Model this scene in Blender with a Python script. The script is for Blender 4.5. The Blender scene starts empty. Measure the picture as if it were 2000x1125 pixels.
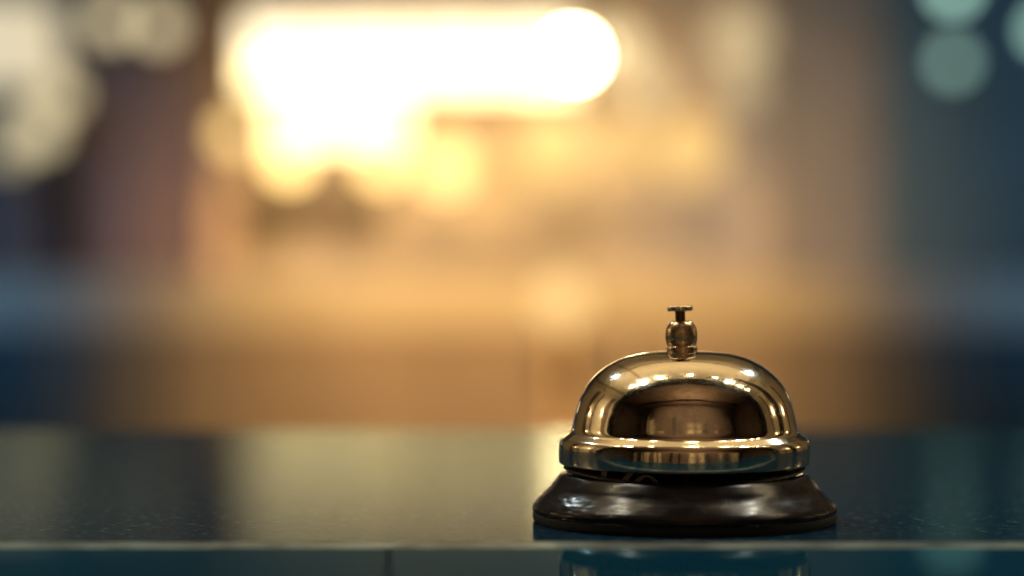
import bpy, bmesh, math, random
from mathutils import Vector, Matrix, noise as mnoise
random.seed(7)
scene = bpy.context.scene
COL = scene.collection

# ------------------------------------------------------------------ camera
F_PX = 5000.0            # focal length in pixels of the 2000 px wide photograph
D = 0.718                # camera to bell axis
HOR = 470.0              # photo row of the horizon
BG = 1.7                 # spacing of the lobby behind
H = D * (1018 - HOR) / F_PX     # lens height above the counter
PX = D / F_PX            # metres per photo pixel at the bell
cd = bpy.data.cameras.new('camera')
cam = bpy.data.objects.new('camera', cd); COL.objects.link(cam)
cam.location = (0, -D, H)
cam.rotation_euler = (math.radians(90) - math.atan((562.5 - HOR) / F_PX), 0, 0)
cd.sensor_width = 36.0
cd.lens = 36.0 * F_PX / 2000.0
cd.clip_start = 0.02; cd.clip_end = 100
cd.dof.use_dof = True
cd.dof.focus_distance = D - 0.014
cd.dof.aperture_fstop = 4.4
scene.camera = cam

# ------------------------------------------------------------------ world, view
w = bpy.data.worlds.new('World'); scene.world = w; w.use_nodes = True
bg = w.node_tree.nodes['Background']
bg.inputs['Color'].default_value = (0.16, 0.20, 0.30, 1)
bg.inputs['Strength'].default_value = 0.10
vs = scene.view_settings
vs.view_transform = 'Standard'; vs.look = 'None'; vs.exposure = 0; vs.gamma = 1
vs.use_curve_mapping = False
scene.cycles.use_denoising = True
scene.cycles.max_bounces = 8
scene.cycles.sample_clamp_indirect = 6.0
scene.cycles.blur_glossy = 0.3
scene.cycles.caustics_refractive = False

def P(px, py, dist):
    """point in the lobby, dist * BG metres before the lens, that stands at photo pixel px, py"""
    d = dist * BG
    return Vector(((px - 1000) / F_PX * d, -D + d, H - (py - HOR) / F_PX * d))

def lamp(name, kind, loc, energy, color, size=0.1, target=None, spot=None, blend=1.0, size_y=None):
    d = bpy.data.lights.new(name, kind); d.energy = energy; d.color = color
    if kind == 'AREA':
        d.size = size
        if size_y: d.shape = 'RECTANGLE'; d.size_y = size_y
    else: d.shadow_soft_size = size
    if kind == 'SPOT': d.spot_size = math.radians(spot); d.spot_blend = blend
    o = bpy.data.objects.new(name, d); COL.objects.link(o); o.location = loc
    if target is not None:
        o.rotation_euler = (Vector(target) - Vector(loc)).to_track_quat('-Z', 'Y').to_euler()
    return o

WARM = (1.0, 0.60, 0.22); AMBER = (1.0, 0.50, 0.155); COOL = (0.35, 0.62, 1.0); CREAM = (1.0, 0.78, 0.46)
WALL_D = 5.2             # lens to lobby wall
BX = 337 * PX            # bell axis x
E2 = BG * BG
lamp('wall_glow_fill', 'SPOT', P(880, -380, 3.55), 150 * E2, AMBER, 0.25, P(790, 500, WALL_D), 50)  # unseen warm spots added to brighten the middle of the lobby wall
lamp('wall_glow_fill', 'SPOT', P(1380, -380, 3.55), 80 * E2, AMBER, 0.25, P(1400, 480, WALL_D), 44)
for ux, ue in ((590, 28), (860, 32), (1180, 27), (1480, 14)):
    lamp('wall_low_fill', 'SPOT', P(ux, 525, 4.6), ue, AMBER, 0.08, P(ux, 470, WALL_D), 130)  # unseen lights added to lift the glow low on the wall
lamp('bar_front_fill', 'SPOT', P(1000, -1000, 2.65), 315 * E2, AMBER, 0.2, P(980, 575, 4.3), 44)  # added warm spot without a fixture, brightens the bar front
lamp('cool_edge_fill', 'SPOT', P(-1100, -900, 2.85), 75 * E2, (0.06, 0.47, 0.88), 0.3, P(0, 600, WALL_D), 44)  # added blue spots, tint both ends of the wall and bar
lamp('cool_edge_fill', 'SPOT', P(3250, -900, 2.85), 80 * E2, (0.06, 0.47, 0.88), 0.3, P(2000, 480, WALL_D), 46)
lamp('ceiling_fill', 'AREA', (0.0, 1.6, 1.6), 44, CREAM, 4.5, (0.0, 1.6, 3), size_y=1.6)  # unseen panel added to light the ceiling that the dome mirrors
lamp('side_wall_fill', 'SPOT', (-1.7, 0.8, 1.2), 110, CREAM, 0.05, (-3.55, 0.9, 1.1), 75)  # added spots brighten the side walls mirrored in the dome
lamp('side_wall_fill', 'SPOT', (1.8, 0.8, 1.2), 95, CREAM, 0.05, (3.55, 0.9, 1.1), 75)
lamp('staff_wall_fill', 'SPOT', (-0.5, -0.6, 1.4), 48, CREAM, 0.02, (-0.5, -1.9, 0.6), 100)  # added spots lift the wall boards behind the camera
lamp('staff_wall_fill', 'SPOT', (0.7, -0.6, 1.4), 48, CREAM, 0.02, (0.7, -1.9, 0.6), 100)
lamp('staff_ceiling_fill', 'SPOT', (0.2, -1.1, 0.7), 26, CREAM, 0.02, (0.2, -1.0, 1.6), 150)  # added light, keeps the staff ceiling from going black in the dome
lamp('counter_fill', 'SPOT', (-0.55, 0.10, 1.15), 8, (0.95, 0.92, 0.78), 0.03, (-0.30, -0.05, 0), 56)  # unseen spots added for the counter tone and highlights on the base
lamp('counter_fill', 'SPOT', (0.65, 0.10, 1.15), 7, (0.95, 0.92, 0.78), 0.03, (0.35, -0.05, 0), 52)
lamp('counter_back_fill', 'SPOT', (-0.9, 1.2, 1.3), 16, (0.75, 0.90, 0.95), 0.04, (-0.35, 0.0, 0), 50)  # added back light, throws the bell's shadow forward over the counter
lamp('counter_back_fill', 'SPOT', (1.0, 1.2, 1.3), 15, (0.75, 0.90, 0.95), 0.04, (0.40, 0.0, 0), 48)

# ------------------------------------------------------------------ helpers
def tag(o, label=None, cat=None, group=None, kind=None):
    if label: o['label'] = label
    if cat: o['category'] = cat
    if group: o['group'] = group
    if kind: o['kind'] = kind
    return o

def empty(name, loc=(0, 0, 0)):
    o = bpy.data.objects.new(name, None); COL.objects.link(o); o.location = loc
    o.empty_display_size = 0.02
    return o

def mesh_obj(name, bm, mat, parent=None, smooth=False, loc=None):
    me = bpy.data.meshes.new(name)
    bmesh.ops.recalc_face_normals(bm, faces=bm.faces)
    bm.to_mesh(me); bm.free()
    if smooth:
        for p in me.polygons: p.use_smooth = True
    me.materials.append(mat)
    o = bpy.data.objects.new(name, me); COL.objects.link(o)
    if parent is not None: o.parent = parent
    if loc is not None: o.location = loc
    return o

def box_bm(size, centre=(0, 0, 0), bevel=0.0, seg=2):
    bm = bmesh.new()
    bmesh.ops.create_cube(bm, size=1.0)
    bmesh.ops.scale(bm, vec=size, verts=bm.verts)
    bmesh.ops.translate(bm, vec=centre, verts=bm.verts)
    if bevel > 0:
        bmesh.ops.bevel(bm, geom=list(bm.edges), offset=bevel, segments=seg, profile=0.5, affect='EDGES')
    return bm

def smooth_profile(pts, n=6):
    """Catmull-Rom through (r, h) points; a point flagged with a third item stays a corner"""
    out = []
    for i in range(len(pts) - 1):
        p1, p2 = pts[i], pts[i + 1]
        p0 = pts[i - 1] if i > 0 and len(p1) < 3 else (2 * p1[0] - p2[0], 2 * p1[1] - p2[1])
        p3 = pts[i + 2] if i + 2 < len(pts) and len(p2) < 3 else (2 * p2[0] - p1[0], 2 * p2[1] - p1[1])
        for k in range(n):
            t = k / n
            out.append(tuple(0.5 * ((2 * p1[j]) + (-p0[j] + p2[j]) * t + (2 * p0[j] - 5 * p1[j] + 4 * p2[j] - p3[j]) * t * t
                             + (-p0[j] + 3 * p1[j] - 3 * p2[j] + p3[j]) * t ** 3) for j in (0, 1)))
    out.append(tuple(pts[-1][:2]))
    return out

def lathe_bm(prof, seg=128, scale=PX):
    bm = bmesh.new(); rings = []
    for r, h in prof:
        if r * scale < 1e-6:
            rings.append([bm.verts.new((0, 0, h * scale))])
        else:
            rings.append([bm.verts.new((r * scale * math.cos(2 * math.pi * i / seg), r * scale * math.sin(2 * math.pi * i / seg), h * scale)) for i in range(seg)])
    for a, b in zip(rings, rings[1:]):
        for i in range(seg):
            j = (i + 1) % seg
            if len(a) == 1 and len(b) == 1: continue
            if len(a) == 1: bm.faces.new((a[0], b[i], b[j]))
            elif len(b) == 1: bm.faces.new((a[i], a[j], b[0]))
            else: bm.faces.new((a[i], a[j], b[j], b[i]))
    return bm

# ------------------------------------------------------------------ materials
def nmat(name):
    m = bpy.data.materials.new(name); m.use_nodes = True
    nt = m.node_tree
    return m, nt, nt.nodes['Principled BSDF']

def noise(nt, scale, detail=4, rough=0.5, vec=None, coord='Object', stretch=None, distortion=0.0):
    n = nt.nodes.new('ShaderNodeTexNoise')
    n.inputs['Scale'].default_value = scale; n.inputs['Detail'].default_value = detail
    n.inputs['Roughness'].default_value = rough; n.inputs['Distortion'].default_value = distortion
    tc = nt.nodes.new('ShaderNodeTexCoord')
    src = tc.outputs[coord]
    if stretch:
        mp = nt.nodes.new('ShaderNodeMapping'); mp.inputs['Scale'].default_value = stretch
        nt.links.new(src, mp.inputs['Vector']); src = mp.outputs['Vector']
    nt.links.new(src, n.inputs['Vector'])
    return n

def ramp(nt, src, stops):
    r = nt.nodes.new('ShaderNodeValToRGB')
    e = r.color_ramp.elements
    while len(e) < len(stops): e.new(0.5)
    for el, (p, c) in zip(e, stops):
        el.position = p; el.color = (c if len(c) == 4 else (*c, 1)) if hasattr(c, '__len__') else (c, c, c, 1)
    nt.links.new(src, r.inputs['Fac'])
    return r

def bump(nt, bsdf, src, strength, dist):
    b = nt.nodes.new('ShaderNodeBump'); b.inputs['Strength'].default_value = strength; b.inputs['Distance'].default_value = dist
    nt.links.new(src, b.inputs['Height']); nt.links.new(b.outputs['Normal'], bsdf.inputs['Normal'])
    return b

def simple(name, col, rough=0.6, metal=0.0, var=0.25, scale=6.0, ior=1.45):
    m, nt, b = nmat(name)
    n = noise(nt, scale, 5)
    r = ramp(nt, n.outputs['Fac'], [(0.3, tuple(c * (1 - var) for c in col)), (0.7, tuple(min(1, c * (1 + var)) for c in col))])
    nt.links.new(r.outputs['Color'], b.inputs['Base Color'])
    b.inputs['Roughness'].default_value = rough; b.inputs['Metallic'].default_value = metal
    b.inputs['IOR'].default_value = ior
    return m

def glow(name, col, strength, base=(0.12, 0.12, 0.11)):
    m, nt, b = nmat(name)
    b.inputs['Base Color'].default_value = (*base, 1)
    b.inputs['Emission Color'].default_value = (*col, 1)
    b.inputs['Emission Strength'].default_value = strength
    b.inputs['Roughness'].default_value = 0.4
    return m

# polished, slightly worn brass-toned bell metal
M_BELL, nt, b = nmat('polished_brass_nickel')
b.inputs['Metallic'].default_value = 1.0
n1 = noise(nt, 90, 4, 0.6); n2 = noise(nt, 2600, 3, 0.6)
r1 = ramp(nt, n1.outputs['Fac'], [(0.3, (0.85, 0.745, 0.58)), (0.7, (0.94, 0.85, 0.70))])
n6 = noise(nt, 900, 3, 0.7); r6 = ramp(nt, n6.outputs['Fac'], [(0.64, 0.0), (0.72, 0.75)])
mc = nt.nodes.new('ShaderNodeMix'); mc.data_type = 'RGBA'
nt.links.new(r6.outputs['Color'], mc.inputs['Factor']); nt.links.new(r1.outputs['Color'], mc.inputs['A'])
mc.inputs['B'].default_value = (0.34, 0.25, 0.16, 1)          # tarnish specks
nt.links.new(mc.outputs['Result'], b.inputs['Base Color'])
r2 = ramp(nt, n2.outputs['Fac'], [(0.45, 0.02), (0.70, 0.16)])
n5 = noise(nt, 55, 5, 0.65, distortion=0.8); r5 = ramp(nt, n5.outputs['Fac'], [(0.42, 0.01), (0.68, 0.10)])
ad = nt.nodes.new('ShaderNodeMath'); ad.operation = 'ADD'
nt.links.new(r2.outputs['Color'], ad.inputs[0]); nt.links.new(r5.outputs['Color'], ad.inputs[1])
nt.links.new(ad.outputs[0], b.inputs['Roughness'])
n3 = noise(nt, 70, 3, 0.6)
bump(nt, b, n3.outputs['Fac'], 0.10, 0.0012)

# worn knob metal: darker, pitted
M_KNOB, nt, b = nmat('pitted_knob_metal')
b.inputs['Metallic'].default_value = 1.0
n1 = noise(nt, 420, 6, 0.7)
r1 = ramp(nt, n1.outputs['Fac'], [(0.32, (0.50, 0.34, 0.21)), (0.5, (0.72, 0.54, 0.34)), (0.75, (0.86, 0.70, 0.48))])
nt.links.new(r1.outputs['Color'], b.inputs['Base Color'])
r2 = ramp(nt, n1.outputs['Fac'], [(0.3, 0.42), (0.7, 0.12)])
nt.links.new(r2.outputs['Color'], b.inputs['Roughness'])
b.inputs['Roughness'].default_value = 0.2

M_STEM, nt, b = nmat('dark_bronze_stem')
b.inputs['Metallic'].default_value = 1.0
n1 = noise(nt, 300, 4, 0.6, stretch=(1, 1, 0.1))
r1 = ramp(nt, n1.outputs['Fac'], [(0.3, (0.10, 0.055, 0.035)), (0.7, (0.26, 0.15, 0.09))])
nt.links.new(r1.outputs['Color'], b.inputs['Base Color']); b.inputs['Roughness'].default_value = 0.38

# black enamel of the base, lumpy, with worn specks
M_BASE, nt, b = nmat('black_enamel')
n1 = noise(nt, 1500, 4, 0.7); n2 = noise(nt, 55, 4, 0.6); n3 = noise(nt, 230, 5, 0.65)
r1 = ramp(nt, n1.outputs['Fac'], [(0.55, (0.0035, 0.0035, 0.0075)), (0.80, (0.012, 0.011, 0.012))])
nt.links.new(r1.outputs['Color'], b.inputs['Base Color'])
r2 = ramp(nt, n3.outputs['Fac'], [(0.35, 0.19), (0.7, 0.29)])
nt.links.new(r2.outputs['Color'], b.inputs['Roughness'])
b.inputs['IOR'].default_value = 1.4
mx = nt.nodes.new('ShaderNodeMath'); mx.operation = 'MULTIPLY_ADD'; mx.inputs[1].default_value = 0.12
nt.links.new(n1.outputs['Fac'], mx.inputs[0]); nt.links.new(n2.outputs['Fac'], mx.inputs[2])
bump(nt, b, mx.outputs[0], 0.05, 0.0006)

M_RUBBER = simple('black_rubber_foot', (0.004, 0.004, 0.006), 0.55, var=0.4, scale=300)
M_FELT = simple('dark_worn_plate', (0.10, 0.088, 0.085), 0.5, var=0.6, scale=700)
M_SPRING = simple('dull_copper_spring', (0.85, 0.62, 0.52), 0.5, metal=0.25, var=0.2, scale=300)

# counter: dark teal lacquered wood, fine grain along x, dust and scuffs
M_TOP, nt, b = nmat('dark_teal_lacquered_wood')
n1 = noise(nt, 330, 6, 0.72, stretch=(0.45, 1.0, 1.0)); n2 = noise(nt, 620, 4, 0.7, stretch=(0.5, 0.7, 1)); n3 = noise(nt, 14, 4, 0.6)
r1 = ramp(nt, n1.outputs['Fac'], [(0.34, (0.002, 0.008, 0.020)), (0.64, (0.006, 0.030, 0.062))])
r3 = ramp(nt, n2.outputs['Fac'], [(0.57, 0.0), (0.70, 0.8)])
mc = nt.nodes.new('ShaderNodeMix'); mc.data_type = 'RGBA'
nt.links.new(r3.outputs['Color'], mc.inputs['Factor']); nt.links.new(r1.outputs['Color'], mc.inputs['A'])
mc.inputs['B'].default_value = (0.10, 0.15, 0.17, 1)          # dust and pale scuffs
nt.links.new(mc.outputs['Result'], b.inputs['Base Color'])
n4 = noise(nt, 420, 5, 0.75, stretch=(0.4, 1, 1))
r2 = ramp(nt, n4.outputs['Fac'], [(0.40, 0.04), (0.56, 0.08), (0.70, 0.26)])
nt.links.new(r2.outputs['Color'], b.inputs['Roughness'])
b.inputs['IOR'].default_value = 1.022
bump(nt, b, n1.outputs['Fac'], 1.0, 0.000032)

M_LEDGE, nt, b = nmat('polished_teal_ledge')
n2 = noise(nt, 1500, 4, 0.6, stretch=(0.6, 1, 1))
b.inputs['Base Color'].default_value = (0.003, 0.028, 0.058, 1)
r2 = ramp(nt, n2.outputs['Fac'], [(0.35, 0.02), (0.75, 0.06)])
nt.links.new(r2.outputs['Color'], b.inputs['Roughness'])
b.inputs['IOR'].default_value = 1.06
bump(nt, b, n2.outputs['Fac'], 0.05, 0.00003)
M_STRIP = simple('satin_pale_metal_strip', (0.20, 0.27, 0.27), 0.38, metal=0.4, var=0.75, scale=90)

M_WALL = simple('ochre_plaster', (0.26, 0.27, 0.29), 0.8, var=0.12, scale=1.4)
M_BAR = simple('brown_timber', (0.215, 0.20, 0.205), 0.6, var=0.15, scale=2.0)
M_BARTOP = simple('pale_stone_bar_top', (0.37, 0.39, 0.39), 0.5, var=0.12, scale=3.0)
M_PILLAR = simple('dark_plum_pillar', (0.085, 0.068, 0.085), 0.7, var=0.15, scale=2.0)
M_POST = simple('tan_timber_post', (0.25, 0.21, 0.18), 0.7, var=0.12)
M_SHELF = simple('dark_olive_shelf', (0.012, 0.010, 0.003), 0.6)
M_NAVY = simple('navy_curtain', (0.05, 0.075, 0.11), 0.9, var=0.2, scale=2.0)
M_CEIL = simple('cream_ceiling', (0.78, 0.70, 0.55), 0.9, var=0.06)
M_FLOOR = simple('dark_floor', (0.06, 0.05, 0.05), 0.5)
M_BEAM = simple('dark_brown_beam', (0.008, 0.005, 0.005), 0.5)
M_STAFFC = simple('brown_staff_ceiling', (0.30, 0.20, 0.15), 0.7)
M_STAFF = simple('brown_staff_wall', (0.16, 0.11, 0.09), 0.7)
M_TAN = simple('tan_beam', (0.38, 0.30, 0.20), 0.7)
M_GREYW = simple('falloff_grey', (0.145, 0.155, 0.165), 0.8, var=0.1)  # this and the next four: side light falloff put into the colour
M_TEALW = simple('wall_falloff_teal', (0.048, 0.098, 0.13), 0.8, var=0.1)
M_SLATE = simple('bar_falloff_slate', (0.085, 0.12, 0.16), 0.7, var=0.1)
M_TAUPE = simple('bar_falloff_taupe', (0.195, 0.19, 0.20), 0.7, var=0.1)
M_NAVYB = simple('bar_falloff_navy', (0.035, 0.085, 0.13), 0.7, var=0.1)
M_PALE = simple('pale_panel', (0.75, 0.62, 0.42), 0.6)
M_METAL = simple('dark_lamp_metal', (0.05, 0.04, 0.035), 0.4, metal=0.8)

def lacquer(mat, tint):
    nt = mat.node_tree; b = nt.nodes['Principled BSDF']
    b.inputs['Specular IOR Level'].default_value = 0.0
    g = nt.nodes.new('ShaderNodeBsdfGlossy'); g.inputs['Color'].default_value = (*tint, 1)
    for name in ('Roughness', 'Normal'):
        if b.inputs[name].is_linked: nt.links.new(b.inputs[name].links[0].from_socket, g.inputs[name])
    a = nt.nodes.new('ShaderNodeAddShader')
    nt.links.new(b.outputs[0], a.inputs[0]); nt.links.new(g.outputs[0], a.inputs[1])
    nt.links.new(a.outputs[0], nt.nodes['Material Output'].inputs['Surface'])
lacquer(M_TOP, (0.155, 0.160, 0.138))
lacquer(M_LEDGE, (0.13, 0.18, 0.19))

# ------------------------------------------------------------------ setting
EDGE_Y = -D + F_PX * H / (839 - HOR)          # far edge of the counter
LEDGE_H = 22 * PX
# back edge of the ledge: seen at photo y 1061 while standing LEDGE_H higher
led_back = -D + F_PX * (H - LEDGE_H) / (1061 - HOR)
strip_front = -D + F_PX * (H - LEDGE_H) / (1071 - HOR)
ct = mesh_obj('counter_top', box_bm((5.0, EDGE_Y - led_back + 0.004, 0.04), (0, (EDGE_Y + led_back) / 2 - 0.002, -0.02), 0.0015), M_TOP)
tag(ct, 'dark teal lacquered wooden counter top under the bell', kind='structure')
sp = mesh_obj('inlay_strip', box_bm((5.0, led_back - strip_front, 0.042), (0, (led_back + strip_front) / 2, LEDGE_H - 0.021 + 0.00012), 0.0004), M_STRIP, ct)
front = -D + 0.30
gap_x = lambda y, px: (px - 1000) / F_PX * (y + D)          # slanted gap stands in for a dark upright reflection in the ledge
for x0, x1 in ((None, 754), (761, None)):
    bm = bmesh.new()
    zt, zb = LEDGE_H, LEDGE_H - 0.042
    xs = [(-2.5 if x0 is None else gap_x(y, x0), 2.5 if x1 is None else gap_x(y, x1)) for y in (front, strip_front)]
    co = [(xs[0][0], front), (xs[0][1], front), (xs[1][1], strip_front), (xs[1][0], strip_front)]
    lo = [bm.verts.new((x, y, zb)) for x, y in co]; hi = [bm.verts.new((x, y, zt)) for x, y in co]
    bm.faces.new(hi); bm.faces.new(lo[::-1])
    for k in range(4): bm.faces.new((lo[k], lo[(k + 1) % 4], hi[(k + 1) % 4], hi[k]))
    bmesh.ops.bevel(bm, geom=list(bm.edges), offset=0.00012, segments=1, profile=0.5, affect='EDGES')
    mesh_obj('ledge_board', bm, M_LEDGE, ct)

fl = mesh_obj('floor', box_bm((9, 12, 0.02), (0, 3.6, -1.11)), M_FLOOR); tag(fl, kind='structure')
wall_y = -D + WALL_D * BG
wl = mesh_obj('lobby_wall', box_bm((8.0, 0.1, 3.76), (0, wall_y + 0.05, 0.78)), M_WALL); tag(wl, kind='structure')
for nm, x0, x1, m in (('falloff_board', 1500, 1720, 'M_GREYW'), ('falloff_board', 1722, 2500, 'M_TEALW'), ('falloff_board', -520, 158, 'M_GREYW')):  # darker boards stand in for the light falling off sideways
    a, c = P(x0, -300, WALL_D), P(x1, 900, WALL_D)
    mesh_obj(nm, box_bm((c.x - a.x, 0.03, 3.7), ((a.x + c.x) / 2, wall_y - 0.017, 0.76), 0.003), globals()[m], wl)
ce = mesh_obj('lobby_ceiling', box_bm((8.0, wall_y - 0.05, 0.05), (0, wall_y / 2 + 0.025, 2.685)), M_CEIL); tag(ce, kind='structure')
sidew = {}
for sx in (-1, 1):
    o = sidew[sx] = mesh_obj('side_wall', box_bm((0.1, wall_y - 0.05, 3.76), (sx * 3.7, wall_y / 2 + 0.02, 0.78)), M_CEIL); tag(o, kind='structure')
be = mesh_obj('bulkhead', box_bm((8.0, 0.24, 1.46), (0, -0.12, 1.93)), M_BEAM); tag(be, kind='structure')
for sx in (-1, 1):                        # splayed corners make the opening an arch
    bm = bmesh.new()
    tri = ((sx * 2.26, 1.2), (sx * 0.85, 1.2), (sx * 1.5, 0.92), (sx * 1.95, 0.5), (sx * 2.26, -0.1))
    fr = [bm.verts.new((x, -0.235, z)) for x, z in tri]; bk = [bm.verts.new((x, -0.005, z)) for x, z in tri]
    bm.faces.new(fr); bm.faces.new(bk[::-1])
    for k in range(5): bm.faces.new((fr[k], fr[(k + 1) % 5], bk[(k + 1) % 5], bk[k]))
    mesh_obj('arch_corner', bm, M_BEAM, be)
sw = mesh_obj('staff_wall', box_bm((8.0, 0.1, 2.66), (0, -1.9, 0.23)), M_STAFF); tag(sw, kind='structure')
sc_ = mesh_obj('staff_ceiling', box_bm((8.0, 1.59, 0.05), (0, -1.045, 1.585)), M_STAFFC); tag(sc_, kind='structure')
for y in (-1.3,):
    mesh_obj('ceiling_beam', box_bm((8.0, 0.07, 0.12), (0, y, 1.50)), M_BEAM, sc_)
for x, wd in ((-2.9, 0.25), (-1.2, 0.08), (2.4, 0.34)):
    mesh_obj('ceiling_beam', box_bm((wd, wall_y - 0.3, 0.05), (x, wall_y / 2, 2.635)), M_TAN, ce)
mesh_obj('ceiling_beam', box_bm((7.2, 0.18, 0.06), (0, 2.5, 2.63)), M_TAN, ce)
for sx, y, wd in ((-1, 0.5, 0.4), (-1, 1.9, 0.16), (-1, 3.1, 0.7), (1, 0.7, 0.18), (1, 1.6, 0.5), (1, 3.5, 0.4)):
    mesh_obj('panel', box_bm((0.03, wd, 3.5), (sx * 3.63, y, 0.66), 0.004), M_STAFF, sidew[sx])
for sx in (-1, 1):
    o = mesh_obj('staff_side_wall', box_bm((0.1, 1.6, 2.66), (sx * 2.3, -1.04, 0.23)), M_STAFF); tag(o, kind='structure')
cp = mesh_obj('counter_column', box_bm((0.2, 0.2, 3.74), (1.75, 0.8, 0.78), 0.01), M_BEAM)
tag(cp, 'dark column beyond the right end of the view, mirrored in the dome', 'column')

# ------------------------------------------------------------------ the bell
bell = empty('call_bell', (BX, 0, 0))
tag(bell, 'brass-toned service call bell on a worn black base standing on the counter', 'bell')

base_prof = smooth_profile([(150, 2), (281, 2, 1), (288, 4), (291, 18, 1), (295.5, 20), (297, 24), (296, 30), (291, 37.5), (284, 45), (276.5, 52.5), (268.5, 60),
                            (261.5, 67.5), (256, 75), (250, 82.5), (244.5, 89), (239, 94), (232, 96), (227, 94, 1), (223, 91), (214, 84), (206, 78, 1), (196, 74), (120, 72)], 6)
bm = lathe_bm(base_prof, 320)
for v in bm.verts:                        # the enamel is dented and uneven
    a = math.atan2(v.co.y, v.co.x); z = v.co.z / PX
    if 8 < z < 99:
        k = 1 + 0.002 * math.sin(5 * a + 0.6) * math.sin(z / 16) + 0.0011 * math.sin(11 * a + z / 9) + 0.0005 * math.sin(23 * a - z / 5)
        v.co.x *= k; v.co.y *= k
        a_left = max(0.0, math.cos(a - math.radians(205))) ** 3 + 0.6 * max(0.0, math.cos(a - math.radians(335))) ** 6
        if z < 60:
            q = mnoise.noise(Vector((a * 16, z / 7, 3.1))) + 0.6 * mnoise.noise(Vector((a * 40, z / 4, 9.7)))
            k2 = 1 + 0.0016 * a_left * q * min(1, (60 - z) / 25)
            v.co.x *= k2; v.co.y *= k2; v.co.z += 0.7 * PX * a_left * q * (1 if z > 14 else 0)
base = mesh_obj('base', bm, M_BASE, bell, True)
mesh_obj('foot_ring', lathe_bm(smooth_profile([(282, 0), (289, 0, 1), (294.5, 2), (296, 7), (296, 14), (294.6, 18.6), (287, 19.4, 1), (282, 17)], 4), 128), M_RUBBER, base, True)
# worn plate lying in the mouth of the base, chipped at its edge
bm = bmesh.new(); rows = []
for r, h in ((200, 84), (226, 101), (236, 103.5), (235, 107), (224, 108), (204, 100), (198, 92)):
    ring = []
    for i in range(120):
        a = 2 * math.pi * i / 120
        dy = math.sin(a)
        droop = -15.0 * max(0, -dy) ** 2.0 if r > 201 else -6
        j = random.uniform(-0.8, 0.8)
        ring.append(bm.verts.new(((r + j) * math.cos(a) * PX, (r + j) * dy * PX, (h + droop + j * 0.7) * PX)))
    rows.append(ring)
for a, b2 in zip(rows, rows[1:] + rows[:1]):
    for i in range(120):
        j = (i + 1) % 120
        bm.faces.new((a[i], a[j], b2[j], b2[i]))
mesh_obj('rim_plate', bm, M_FELT, base)

dome_out = [(0, 333), (30, 332.5), (60, 331), (92, 326.5), (126, 316.5), (158, 299), (184, 275), (202, 247), (212, 218), (217, 196),
            (220, 182), (224, 174), (232, 168), (240, 162), (244, 154), (245, 147, 1), (245.5, 130), (245, 118), (243.5, 114), (241, 113, 1)]
dome_in = [(238, 115, 1), (238, 146), (233, 155), (222, 164), (214, 174), (210, 196), (205, 218), (195, 245), (178, 270), (153, 292), (122, 309), (90, 319), (0, 325)]
dome = mesh_obj('bell_dome', lathe_bm(smooth_profile(dome_out, 7)[:-1] + smooth_profile([(241, 113, 1)] + dome_in, 4), 192), M_BELL, bell, True)

# post, striker arm and spring inside, under the dome
post = mesh_obj('post', lathe_bm(smooth_profile([(0, 72), (10, 72, 1), (10, 326, 1), (0, 326)], 2), 32), M_STEM, bell, True)
def ribbon(pts, width, thick, name):
    """flat strip along pts (bell pixels), width across y"""
    bm = bmesh.new(); rings = []
    for i, p in enumerate(pts):
        p = Vector(p); t = Vector(pts[min(i + 1, len(pts) - 1)]) - Vector(pts[max(i - 1, 0)]); t.normalize()
        wd = Vector((0.55, -0.83, 0)); wd = (wd - t * wd.dot(t)).normalized(); nn = t.cross(wd)
        rings.append([bm.verts.new((p + wd * s * width / 2 + nn * q * thick / 2) * PX) for s, q in ((-1, -1), (1, -1), (1, 1), (-1, 1))])
    for a, b2 in zip(rings, rings[1:]):
        for i in range(4): bm.faces.new((a[i], a[(i + 1) % 4], b2[(i + 1) % 4], b2[i]))
    bm.faces.new(rings[0]); bm.faces.new(rings[-1][::-1])
    return mesh_obj(name, bm, M_SPRING, bell)
def arc(x0, x1, y, z0, top, n=14, lean=0.0):
    return [(x0 + (x1 - x0) * t + lean * math.sin(math.pi * t), y, z0 + (top - z0) * math.sin(math.pi * t) ** 0.8) for t in [i / n for i in range(n + 1)]]
ribbon([(-164, -128, 76), (-163, -130, 92), (-162, -131, 106), (-158, -128, 118)], 17, 2, 'spring_strip')
ribbon([(-138, -158, 76), (-130, -162, 88), (-118, -165, 102), (-104, -164, 118)], 15, 2, 'spring_strip')
ribbon(arc(-112, -56, -176, 76, 104), 13, 2, 'spring_strip')

# knob assembly leans a little to the left
knob = mesh_obj('knob', lathe_bm(smooth_profile([(0, -8), (22, -8, 1), (24, -2), (29, 2), (30, 8), (29.5, 14), (28, 16, 1), (26.6, 16.6), (26.6, 18, 1), (28.5, 19), (31, 30), (31.2, 40),
                     (29.5, 50), (25.5, 59), (20, 64.5), (15.5, 65.5), (13, 63, 1), (10, 61), (0, 61)], 5), 80), M_KNOB, bell, True)
knob.location = (-4.5 * PX, 0, 326 * PX); knob.rotation_euler = (0, math.radians(-2.2), 0)
stem = mesh_obj('plunger_stem', lathe_bm(smooth_profile([(0, 56), (9.6, 56, 1), (9.8, 88, 1), (0, 88)], 3), 48), M_STEM, knob, True)
btn = mesh_obj('plunger_button', lathe_bm(smooth_profile([(0, 85), (14, 84.5), (22, 84.8), (24.6, 86.5), (25, 90), (24.2, 93.2), (21, 94.4), (12, 94.6), (0, 94.6)], 5), 64), M_BELL, knob, True)
dl = Vector((-1.0 * PX, 0, 0)); stem.location = dl; btn.location = dl
for o in (stem, knob, post):              # crisp corners on the turned pieces
    o.data.set_sharp_from_angle(angle=math.radians(45))
base.data.set_sharp_from_angle(angle=math.radians(60))

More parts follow.
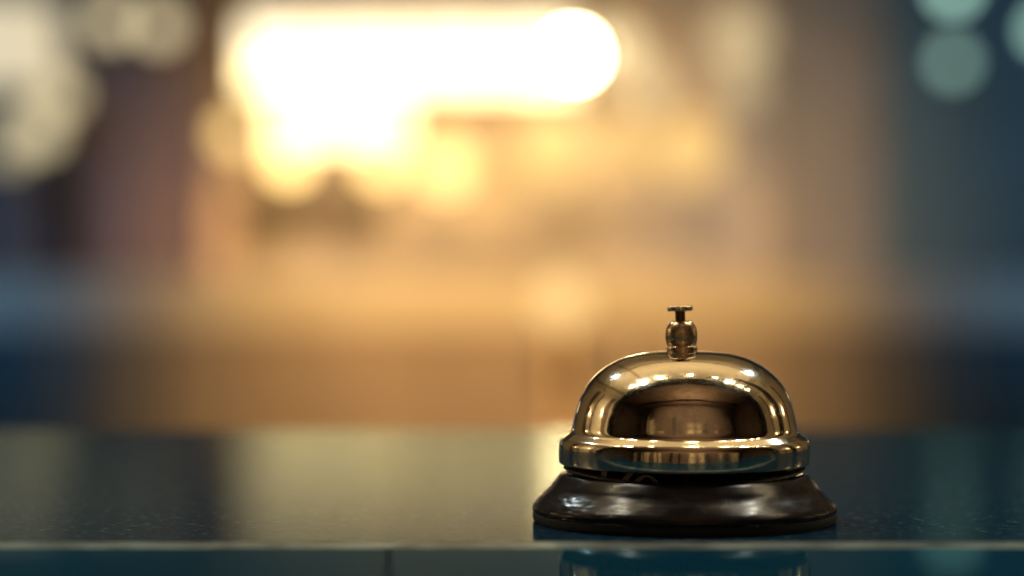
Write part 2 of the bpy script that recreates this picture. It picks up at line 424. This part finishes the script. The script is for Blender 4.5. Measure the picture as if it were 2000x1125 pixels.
# ------------------------------------------------------------------ the lobby behind, out of focus
def rect_box(name, x0, y0, x1, y1, dist, depth, mat, parent=None, down_to=None, bevel=0.004):
    a, c = P(x0, y0, dist), P(x1, y1, dist)
    if down_to is not None: c.z = down_to
    size = (abs(c.x - a.x), depth * BG, abs(a.z - c.z)); cen = ((a.x + c.x) / 2, a.y + depth * BG / 2, (a.z + c.z) / 2)
    return mesh_obj(name, box_bm(size, (0, 0, 0), bevel), mat, parent, loc=cen if parent is None else Vector(cen) - parent.location)

bar = empty('lobby_bar', P(1000, 650, 4.3)); bar.location.z = -1.1
tag(bar, 'long low bar with a pale top running across the blurred background', 'bar')
rect_box('bar_top', -1500, 548, 3500, 645, 4.3, 0.7, M_BARTOP, bar)
for x0, x1, m in ((-1500, 50, M_NAVYB), (54, 178, M_SLATE), (182, 318, M_GREYW), (322, 478, M_TAUPE), (482, 848, M_BAR), (852, 1218, M_BAR), (1222, 1540, M_BAR),
                  (1544, 1690, M_TAUPE), (1694, 1808, M_GREYW), (1812, 1916, M_SLATE), (1920, 3500, M_NAVYB)):  # panels step darker outward, fading light put into their colours
    rect_box('bar_panel', x0, 648, x1, 900, 4.306, 0.5, m, bar, -1.1)

pil = rect_box('pillar', 160, -400, 400, 600, 4.95, 0.2, M_PILLAR, down_to=-1.1)
tag(pil, 'dark plum pillar left of the big white light', 'pillar')
pst = rect_box('timber_post', 402, 250, 455, 700, 4.9, 0.1, M_POST, down_to=-1.1)
tag(pst, 'narrow tan timber post beside the dark pillar', 'post')
cab = rect_box('dark_cabinet', -700, 330, 95, 570, 4.95, 0.2, M_PILLAR, down_to=-1.1)
tag(cab, 'dark plum cabinet at the far left under the cream light', 'cabinet')
shf = rect_box('wall_shelf', 476, 380, 750, 434, 5.12, 0.08, M_SHELF)
tag(shf, 'short dark shelf under the big white light', 'shelf')
win = rect_box('lit_window', 470, 36, 1135, 186, 5.05, 0.06, M_POST)
tag(win, 'wide overexposed white window glowing at the top centre', 'window')
M_PANE1 = glow('window_glow_upper', (1.0, 0.86, 0.56), 2.5); M_PANE2 = glow('window_glow_lower', (1.0, 0.78, 0.38), 4.8)
for k in range(4):
    xa = 474 + k * (657 / 4)
    rect_box('pane', xa + 3, 40, xa + 657 / 4 - 3, 106, 5.04, 0.03, M_PANE1, win)
    rect_box('pane', xa + 3, 112, xa + 657 / 4 - 3, 176, 5.04, 0.03, M_PANE2, win)
win2 = rect_box('lit_window', 525, 190, 800, 286, 5.05, 0.06, M_POST)
tag(win2, 'smaller white lit window right under the wide one, above the shelf', 'window')
for k in range(2):
    rect_box('pane', 530 + k * 134, 194, 660 + k * 134, 282, 5.04, 0.03, glow('window_glow', (1.0, 0.76, 0.36), 4.0), win2)

def globe(px, py, r, dist, col, e, label, drop=True):
    c = P(px, py, dist); R = r * dist * BG / F_PX
    root = empty('globe_lamp', c)
    tag(root, label, 'lamp', 'lamps in the blurred lobby')
    bm = bmesh.new(); bmesh.ops.create_uvsphere(bm, u_segments=24, v_segments=14, radius=R)
    g = mesh_obj('globe', bm, glow('globe_glow', col, e), root, True)
    bm = lathe_bm([(0, R * 1.25), (R * 0.35, R * 1.22), (R * 0.38, R * 0.9), (R * 0.3, R * 0.88)], 16, 1.0)
    mesh_obj('lamp_cap', bm, M_TAN, root, True)
    top = 2.65 - c.z
    bm = box_bm((0.006, 0.006, top - R * 1.2), (0, 0, (top + R * 1.2) / 2))
    mesh_obj('cord', bm, M_TAN, root)
    return root
Y = (1.0, 0.66, 0.22); C = (1.0, 0.82, 0.46); T = (0.50, 0.88, 0.72)
for a in ((1118, 108, 32, C, 70, 'fiercest round lamp at the right end of the white glow'),
          (565, 312, 36, Y, 4.2, 'amber lamp under the left end of the white glow'),
          (742, 318, 36, Y, 3.2, 'amber lamp above the right end of the dark shelf'),
          (868, 322, 50, Y, 2.2, 'amber lamp right of the dark shelf, below the white glow'),
          (1078, 288, 72, Y, 0.9, 'large amber lamp below the fiercest lamp'),
          (1215, 285, 56, Y, 0.66, 'faint amber lamp right of the large amber one'),
          (1345, 290, 66, Y, 0.78, 'amber lamp at the right end of the amber row'),
          (972, 345, 44, Y, 0.4, 'faint amber lamp between the two larger amber ones'),
          (120, 185, 36, C, 0.8, 'dim cream lamp at the lower right of the big shade'),
          (20, 290, 36, C, 0.5, 'faint cream lamp lowest at the left edge'),
          (1205, 90, 40, C, 1.1, 'cream lamp just right of the white glow'),
          (1442, 70, 52, C, 0.6, 'pale cream lamp high up right of the glow'),
          (1445, 165, 44, C, 0.45, 'dim cream lamp just under the pale one'),
          (1265, 165, 46, C, 0.6, 'dim cream lamp between the white glow and the pale one'),
          (1860, 122, 24, T, 1.1, 'lower of the two pale green lamps at the top right'),
          (1860, -22, 26, T, 2.2, 'upper of the two pale green lamps, cut by the top edge'),
          (2040, 60, 26, T, 1.8, 'pale green lamp at the right edge of the photo'),
          (312, 52, 32, C, 1.2, 'dim cream lamp above the dark pillar'),
          (215, 42, 32, C, 1.2, 'dim cream lamp above the left edge of the dark pillar'),
          (455, 262, 30, Y, 2.0, 'dim amber lamp at the left of the white glow'),
          (-450, 330, 60, C, 5, 'unseen lamp added off the left edge for a thin rim of light on the dome'),  # this and the next: unseen lamps added to rim-light the dome
          (2520, 330, 60, C, 5, 'unseen lamp added off the right edge for a thin rim of light on the dome'),
          (78, 255, 40, C, 0.9, 'dim cream lamp under the big shade at the left edge')):
    globe(a[0], a[1], a[2], 4.75 if 0 < a[0] < 2100 else 3.2, a[3], a[4], a[5])
# big lamp shade at the left edge
sh = empty('shaded_lamp', P(10, 104, 4.75))
tag(sh, 'big cream lamp shade cut by the left edge at the top', 'lamp')
mesh_obj('lamp_shade', lathe_bm([(0.0, 100), (60, 100), (100, 97), (114, -56), (110, -62), (0, -62)], 40, 4.75 * BG / F_PX), glow('shade_glow', (1.0, 0.84, 0.54), 0.76), sh, True)
mesh_obj('cord', box_bm((0.006, 0.006, 1.6), (0, 0, 0.17 + 0.8)), M_METAL, sh)
# floor lamp in front of the bar
tg = empty('floor_lamp', P(1098, 592, 4.1))
tg.location.z = -1.1
gz = P(1098, 592, 4.1).z + 1.1
tag(tg, 'round lamp on a thin stem glowing before the bar, left of the bell knob', 'lamp')
bm = bmesh.new(); bmesh.ops.create_uvsphere(bm, u_segments=24, v_segments=14, radius=46 * 4.1 * BG / F_PX)
mesh_obj('globe', bm, glow('globe_glow', (1.0, 0.68, 0.27), 1.05), tg, True, loc=(0, 0, gz))
mesh_obj('stem', lathe_bm([(0, 0.0), (0.12, 0.0), (0.12, 0.012), (0.01, 0.02), (0.008, gz - 0.03), (0, gz - 0.03)], 20, 1.0), M_PALE, tg, True)

# row of downlights in the lintel over the counter: they sparkle in the dome
M_SPARK = glow('downlight_glow', (1.0, 0.80, 0.48), 110)
for k, x in enumerate((-0.86, -0.56, -0.30, 0.08, 0.40, 0.70, 0.95, 1.2)):
    r = empty('downlight', (BX + x, 0.14 + 0.02 * (k % 2), 1.2))
    tag(r, 'small downlight over the counter, %s sparkle from the left in the dome' % ('first', 'second', 'third', 'fourth', 'fifth', 'sixth', 'seventh', 'eighth')[k], 'downlight', 'downlights over the counter')
    mesh_obj('housing', lathe_bm([(0, 0.36), (0.03, 0.36), (0.035, 0.01), (0.033, 0.0), (0.028, 0.01), (0, 0.012)], 24, 1.0), M_METAL, r, True)
    bm = bmesh.new(); bmesh.ops.create_uvsphere(bm, u_segments=16, v_segments=10, radius=0.028)
    mesh_obj('bulb', bm, M_SPARK, r, True)
# pale and dark boards on the wall behind the photographer: stripes in the rim
x = -2.2
while x < 2.2:
    wd = random.choice((0.06, 0.1, 0.16, 0.28))
    hh = random.choice((1.0, 1.3, 1.6))
    mesh_obj('panel', box_bm((wd, 0.03, hh), (x, -1.835, hh / 2 - 0.35), 0.004), random.choice((M_PALE, M_PALE, M_BEAM)), sw)
    x += wd + random.choice((0.05, 0.12, 0.3))
M_GLINT = glow('glint_lamp_glow', (1.0, 0.78, 0.45), 25)
for k, (sx, y, z) in enumerate(((-1, 0.62, 0.75), (-1, 1.75, 0.6), (1, 0.75, 0.7), (1, 1.8, 0.55))):  # unseen small lights added to make glints in the dome
    r = empty('wall_glint_lamp', (sx * 3.64, y * 1.4, z * 1.4))
    tag(r, 'small added sconce on the %s side wall, %s' % (('left', 'right')[sx > 0], ('nearer the bell, a glint in the dome', 'farther from the bell, a glint in the dome')[k % 2]), 'glint_lamp', 'glint lights added on the side walls')
    mesh_obj('bracket', box_bm((0.03, 0.05, 0.12), (0, 0, 0), 0.004), M_METAL, r)
    mesh_obj('shade', lathe_bm([(0, -0.07), (0.03, -0.07), (0.045, 0.07), (0, 0.07)], 20, 1.0), M_GLINT, r, True, loc=(-sx * 0.07, 0, 0.02))
